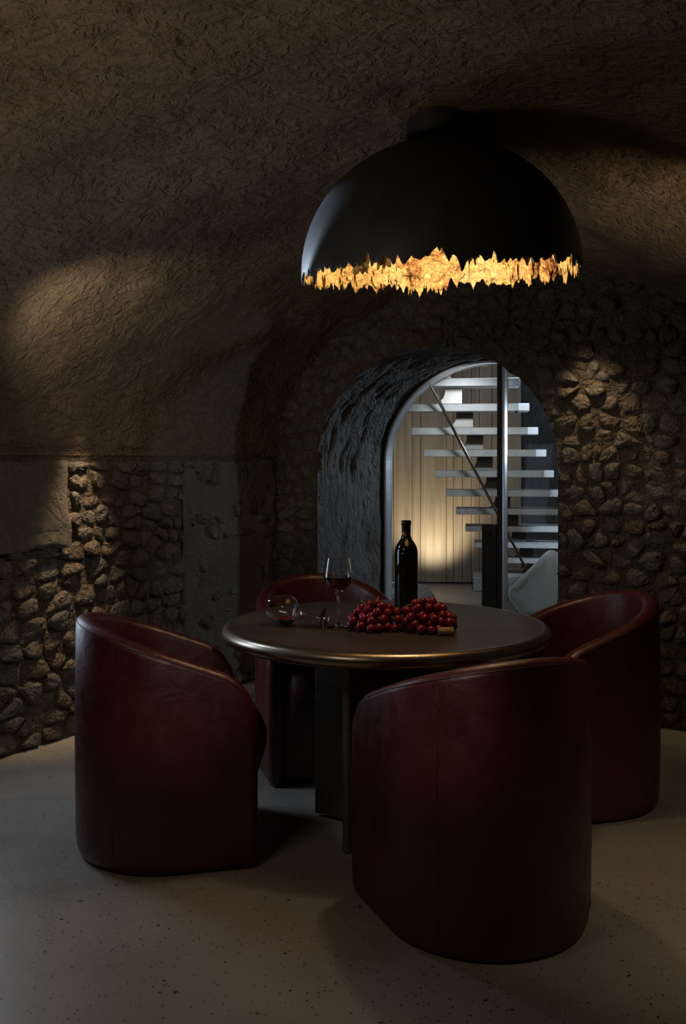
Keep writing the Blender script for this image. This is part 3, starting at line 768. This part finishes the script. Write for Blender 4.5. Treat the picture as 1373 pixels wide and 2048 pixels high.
# ------------------------------------------------------------------ barrel chairs
CR, CS, CTH = 0.325, 0.262, 0.066        # outer radius of the back, straight side length, shell thickness
def upath(r, n_arc=44, n_st=12, ext=0.0):
    """U-shaped plan line, facing +x, centre of the back arc at the origin"""
    out = []
    for k in range(n_st+1): out.append(((CS+ext)*(1-k/n_st), r, 0.0, 1.0))
    for k in range(1, n_arc): a = PI/2+PI*k/n_arc; out.append((r*math.cos(a), r*math.sin(a), math.cos(a), math.sin(a)))
    for k in range(n_st+1): out.append(((CS+ext)*(k/n_st), -r, 0.0, -1.0))
    return out
def rimz(x): 
    f = x+CR; return 0.856-0.365*f
chair_parts = []
def cdrop(x):      # the top front corner of an arm rounds down
    q = min(1, max(0, (x-(CS-0.115))/(0.115+0.027))); return 0.145*(1-(1-q**2.2)**(1/2.2))
def make_chair():
    root = empty('barrel_chair')
    mid = upath(CR-CTH/2, 48, 26)
    # densify the ends for a rounded front
    V = []; sec = []
    def section(x, y, nx, ny, wk, drop):
        th = CTH/2*wk; zt = rimz(x)-drop; r = min(0.030, th); pr = []
        zb = 0.0
        pr.append((th-0.028*wk if th > 0.02 else 0, zb)); pr.append((th-0.012*wk, zb+0.010)); pr.append((th-0.003*wk, zb+0.035)); pr.append((th, zb+0.07))
        for q in (0.25, 0.5, 0.75): pr.append((th+0.004*math.sin(PI*q)*wk, zb+0.07+(zt-0.035-zb-0.07)*q))
        for k in range(0, 9):
            a = PI*k/8; pr.append((th*math.cos(a), zt-0.030+0.030*math.sin(a)**0.9))
        pr += [(-th, zt*0.72), (-th, 0.30), (-th, 0.02), (-th*0.5, 0.0)]
        return [Vector((x+nx*d, y+ny*d, z)) for d, z in pr]
    secs = []
    for i, (x, y, nx, ny) in enumerate(mid):
        drop = cdrop(x)
        secs.append(section(x, y, nx, ny, 1.0, drop))
    def endcap(y, ny, rev):
        res = []
        for q in (0.3, 0.55, 0.75, 0.88, 0.95, 0.985, 1.0):
            x = CS+0.026*q; wk = max(0.05, math.sqrt(1-q*q*0.995)); res.append(section(x, y, 0, ny, wk, cdrop(x)))
        return res[::-1] if rev else res
    yy = CR-CTH/2
    secs = endcap(yy, 1, True)+secs+endcap(-yy, -1, False)
    m = len(secs[0])
    for s_ in secs: V += s_
    F = []
    for i in range(len(secs)-1):
        for k in range(m):
            F.append((i*m+k, i*m+(k+1) % m, (i+1)*m+(k+1) % m, (i+1)*m+k))
    F.append(tuple(range(m-1, -1, -1))); F.append(tuple((len(secs)-1)*m+k for k in range(m)))
    sh = mesh('shell', V, F, M_leather, root)
    # seat block with a softly bulging front
    ri = CR-CTH-0.004; V = []; lev = []
    zs = [0.004, 0.03, 0.08, 0.16, 0.24, 0.32, 0.38, 0.43, 0.47, 0.50, 0.518, 0.526]
    outline = []
    for (x, y, nx, ny) in upath(ri, 30, 8): outline.append((x, y, nx, ny))
    nf = 14
    for k in range(1, nf): outline.append((CS, -ri+2*ri*k/nf, 1, 0))
    for j, z in enumerate(zs):
        top = max(0, (z-0.44)/0.086); ins = 0.075*(1-math.sqrt(max(0, 1-top*top)))
        for (x, y, nx, ny) in outline:
            xx = x-nx*ins*0.5; yy2 = y-ny*ins*0.8
            if nx == 1:
                e = 1-(abs(y)/ri)**6
                xx = CS+0.012+e*(0.088*math.exp(-((z-0.41)/0.15)**2)-0.012)-ins
                yy2 = y*(1-0.1*ins/0.08)
            V.append(Vector((xx, yy2, z)))
    m = len(outline); F = []
    for j in range(len(zs)-1):
        for k in range(m): F.append((j*m+k, j*m+(k+1) % m, (j+1)*m+(k+1) % m, (j+1)*m+k))
    V.append(Vector((0, 0, 0.535))); V.append(Vector((0, 0, 0.004)))
    for k in range(m): F.append(((len(zs)-1)*m+k, (len(zs)-1)*m+(k+1) % m, len(V)-2)); F.append(((k+1) % m, k, len(V)-1))
    mesh('seat', V, F, M_leather, root)
    # piping along the outer edge of the rim, and vertical seams
    pts = []
    for (x, y, nx, ny) in mid:
        if x > CS-0.02: continue
        drop = cdrop(x)
        a = 0.40; pts.append(Vector((x+nx*(CTH/2*math.cos(a)-0.0004), y+ny*(CTH/2*math.cos(a)-0.0004), rimz(x)-drop-0.030+0.030*math.sin(a)**0.9)))
    tube('piping', pts, 0.0022, M_thread, root, 6)
    for sgn_ in (-1, 1):
        a = PI+sgn_*math.radians(52); rr = CR
        pts = [Vector((math.cos(a)*(rr+0.004*math.sin(PI*max(0, min(1, (z-0.07)/(0.70)))) - 0.0006), math.sin(a)*(rr+0.004*math.sin(PI*max(0, min(1, (z-0.07)/(0.70)))) - 0.0006), z)) for z in np.linspace(0.06, rimz(math.cos(a)*CR)-0.03, 12)]
        tube('seam', pts, 0.0016, M_thread, root, 6)
        rr = CR-CTH
        pts = [Vector((math.cos(a)*(rr+0.0006), math.sin(a)*(rr+0.0006), z)) for z in np.linspace(0.53, rimz(math.cos(a)*CR)-0.03, 6)]
        tube('seam', pts, 0.0016, M_thread, root, 6)
    return root
def dup(root):
    r = root.copy(); COL.objects.link(r)
    for c in list(root.children): d = c.copy(); COL.objects.link(d); d.parent = r
    return r
chair0 = make_chair()
cdat = [((0.430, 3.045), (-0.37, 0.93), 'burgundy leather barrel chair nearest the viewer, showing its rounded back'),
        ((-0.645, 3.615), (0.97, 0.24), 'burgundy leather barrel chair on the left, seen from its side before the wall'),
        ((0.980, 4.105), (-0.96, -0.27), 'burgundy leather barrel chair on the right, partly hidden by the nearest chair'),
        ((-0.078, 4.553), (0.26, -0.965), 'burgundy leather barrel chair behind the table, facing the viewer beneath the arch')]
for i, (c, f, lab) in enumerate(cdat):
    o = chair0 if i == 0 else dup(chair0)
    o.location = (c[0], c[1], 0); o.rotation_euler = (0, 0, math.atan2(f[1], f[0]))
    tag(o, lab, 'chair', 'barrel chairs around the round table')

# ------------------------------------------------------------------ things on the table
def glass_profile(H=0.272, rb=0.0425, rmax=0.0565, rrim=0.045, zstem=0.135):
    o = [(0, 0.0), (rb*0.6, 0.0), (rb, 0.001), (rb+0.0005, 0.0025), (rb-0.002, 0.0035), (rb*0.55, 0.006), (rb*0.22, 0.011), (0.0065, 0.020), (0.0045, 0.035), (0.0042, zstem-0.045), (0.005, zstem-0.018), (0.008, zstem-0.006)]
    hb = H-zstem
    for q, k in ((0.05, 0.38), (0.12, 0.60), (0.22, 0.82), (0.33, 0.95), (0.43, 1.0), (0.55, 0.985), (0.7, 0.93), (0.85, 0.865), (1.0, rrim/rmax)):
        o.append((rmax*k, zstem+hb*q))
    th = 0.0014
    inner = []
    for q, k in ((1.0, rrim/rmax), (0.85, 0.865), (0.7, 0.93), (0.55, 0.985), (0.43, 1.0), (0.33, 0.95), (0.22, 0.81), (0.12, 0.57), (0.06, 0.30)):
        inner.append((rmax*k-th, zstem+hb*q+(0.0 if q < 1 else 0.0005)))
    inner.append((0, zstem+hb*0.035))
    return o+inner
gz = TZ+0.0003
g1 = empty('wine_glass', (at(676, 1255, 3.824).x, 3.824, gz))
tag(g1, 'upright stemmed wine glass half filled with red wine, between the tipped glass and the grapes', 'wine glass')
H, zs_, rm_ = 0.272, 0.135, 0.0565
lathe('glass_body', glass_profile(), M_glass, g1, 56)
hb = H-zs_
wp = [(0, zs_+hb*0.055)]+[(rm_*k-0.0017, zs_+hb*q) for q, k in ((0.075, 0.34), (0.12, 0.56), (0.22, 0.80), (0.33, 0.945), (0.43, 0.998), (0.455, 0.998))]+[(0, zs_+hb*0.455)]
lathe('red_wine', wp, M_wine, g1, 56)
# tipped glass: lies on bowl and foot
g2 = empty('wine_glass', (0, 0, 0))
tag(g2, 'wine glass tipped on its side with a little red wine pooled in its bowl', 'wine glass')
H2, zst2, rmx2, rb2 = 0.235, 0.115, 0.060, 0.040
lathe('glass_body', glass_profile(H2, rb2, rmx2, 0.046, zst2), M_glass, g2, 56)
zb = zst2+(H2-zst2)*0.43
tilt = math.atan2(rmx2-rb2, zb)             # axis rises from foot to bowl
axis_h = Vector((-0.83, -0.02, 0)); axis_h = Vector((-math.cos(math.radians(25)), math.sin(math.radians(25)), 0))
ax = (axis_h*math.cos(tilt)+Vector((0, 0, 1))*math.sin(tilt)).normalized()
foot = Vector((at(650, 1240, 3.79).x, 3.79, gz+rb2*math.cos(tilt)+0.0012))
rot = ax.to_track_quat('Z', 'Y')
g2.rotation_mode = 'QUATERNION'; g2.rotation_quaternion = rot; g2.location = foot
# pooled wine: part of the bowl's inside below a level plane
def pool():
    Mr = rot.to_matrix(); prof = [(q, k) for q, k in ((0.10, 0.50), (0.14, 0.62), (0.22, 0.79), (0.30, 0.90), (0.38, 0.97), (0.43, 0.985), (0.50, 0.985), (0.58, 0.965), (0.66, 0.935), (0.74, 0.90))]
    bm = bmesh.new()
    rings = []; n = 40
    for q, k in prof:
        rings.append([bm.verts.new(((rmx2*k-0.0024)*math.cos(2*PI*a/n), (rmx2*k-0.0024)*math.sin(2*PI*a/n), zst2+(H2-zst2)*q)) for a in range(n)])
    for i in range(len(rings)-1):
        for k in range(n): bm.faces.new((rings[i][k], rings[i][(k+1) % n], rings[i+1][(k+1) % n], rings[i+1][k]))
    bm.faces.new(rings[0][::-1]); bm.faces.new(rings[-1])
    up = (Mr.transposed() @ Vector((0, 0, 1))).normalized()
    low = Mr.transposed() @ (Vector((0, 0, TZ+0.030))-Vector((0, 0, foot.z)))
    cpt = Vector((0, 0, zb)); cw = Mr @ cpt+foot; cp = Mr.transposed() @ (Vector((cw.x, cw.y, TZ+0.030))-foot)
    r = bmesh.ops.bisect_plane(bm, geom=bm.verts[:]+bm.edges[:]+bm.faces[:], plane_co=cp, plane_no=up, clear_outer=True)
    es = [e for e in r['geom_cut'] if isinstance(e, bmesh.types.BMEdge)]
    bmesh.ops.holes_fill(bm, edges=es, sides=0)
    return from_bm('red_wine', bm, M_wine2, g2, smooth=False)
M_wine2, nt2, b2_ = newmat('shallow_red_wine'); b2_.inputs['Base Color'].default_value = (0.50, 0.012, 0.02, 1); b2_.inputs['Roughness'].default_value = 0.1
pool()
# bottle
bt = empty('wine_bottle', (at(813, 1222, 4.2).x, 4.2, gz))
tag(bt, 'tall dark unlabelled wine bottle standing behind the grapes', 'bottle')
k_ = 1.305
bp = [(0, 0.002), (0.030, 0.002), (0.035, 0.0), (0.0375, 0.004), (0.0378, 0.19), (0.0375, 0.200), (0.034, 0.215), (0.026, 0.229), (0.018, 0.240), (0.0148, 0.252), (0.0145, 0.2535)]
bp = [(r*k_, z*k_) for r, z in bp]; top = bp[-1]
lathe('bottle_body', bp+[(0, top[1])], M_bottle, bt, 64)
lathe('neck_band', [(0, 0.2536*k_), (0.0150*k_, 0.2536*k_), (0.0150*k_, 0.262*k_), (0, 0.262*k_)], M_band, bt, 48)
lathe('capsule', [(0, 0.2622*k_), (0.0150*k_, 0.2622*k_), (0.0147*k_, 0.284*k_), (0.0162*k_, 0.286*k_), (0.0164*k_, 0.293*k_), (0.0152*k_, 0.300*k_), (0, 0.301*k_)], M_capsule, bt, 48)
# grapes
bmg = bmesh.new(); bmesh.ops.create_uvsphere(bmg, u_segments=14, v_segments=9, radius=1.0)
gme = bpy.data.meshes.new('grape'); bmg.to_mesh(gme); bmg.free(); gme.polygons.foreach_set('use_smooth', [True]*len(gme.polygons)); gme.materials.append(M_grape)
HEAPS = []
def bunch(cx, cy, rx, ry, hz, n, seed, label, stem_pts, extra):
    root = empty('grape_bunch', (cx, cy, gz)); tag(root, label, 'grapes', 'red grapes on the table')
    r = random.Random(seed); placed = [(x+ox-cx, y+oy-cy, z, q) for ox, oy, pl in HEAPS for (x, y, z, q) in pl]; old = len(placed)
    for it in range(9000):
        if len(placed)-old >= n: break
        a = r.uniform(0, 2*PI); q = math.sqrt(r.random()); x, y = rx*q*math.cos(a), ry*q*math.sin(a)
        rad = r.uniform(0.0155, 0.0190); z = rad
        for (px, py, pz, pr_) in placed:
            d2 = (x-px)**2+(y-py)**2; s_ = (rad+pr_)*0.93
            if d2 < s_*s_: z = max(z, pz+math.sqrt(s_*s_-d2))
        lim = hz*(1-(x/rx)**2*0.55-(y/ry)**2*0.75)
        if z+rad*0.6 > lim and z > rad+1e-6: continue
        placed.append((x, y, z, rad))
    placed = placed[old:]; HEAPS.append((cx, cy, placed))
    for (x, y, z, rad) in placed:
        g = bpy.data.objects.new('grape', gme); COL.objects.link(g); g.parent = root; g.location = (x, y, z)
        g.scale = (rad, rad, rad*r.uniform(0.98, 1.0)); g.rotation_euler = (0, 0, r.uniform(0, 6))
    for sp_ in stem_pts: tube('stem', sp_, [0.0028-0.0012*k/(len(sp_)-1) for k in range(len(sp_))], M_stem, root, 6)
    return root
bunch(0.128, 3.795, 0.110, 0.100, 0.110, 90, 3, 'left bunch of red grapes, beside the upright wine glass',
      [[(0.0, 0.04, 0.05), (0.0, 0.05, 0.09), (0.012, 0.05, 0.118)], [(-0.05, 0.03, 0.05), (-0.045, 0.04, 0.095), (-0.06, 0.04, 0.105)]], 0)
bunch(0.318, 3.765, 0.104, 0.105, 0.126, 90, 9, 'right bunch of red grapes in front of the bottle, beside the cork',
      [[(0.0, 0.04, 0.06), (-0.05, 0.04, 0.095), (-0.08, 0.03, 0.085), (-0.10, 0.02, 0.07)], [(-0.05, 0.04, 0.095), (-0.03, 0.04, 0.112), (-0.015, 0.045, 0.116)],
       [(0.035, -0.06, 0.045), (0.045, -0.075, 0.070)], [(0.035, -0.06, 0.045), (0.03, -0.085, 0.062)]], 0)
ck = lathe('cork', [(0, -0.029), (0.0135, -0.029), (0.0150, -0.0275), (0.0150, 0.0275), (0.0135, 0.029), (0, 0.029)], M_cork, None, 28)
ck.rotation_euler = (0, PI/2, math.radians(8)); ck.location = (at(892, 1265, 3.655).x, 3.655, gz+0.0150)
tag(ck, 'pale wine cork lying at the right end of the grapes', 'cork')
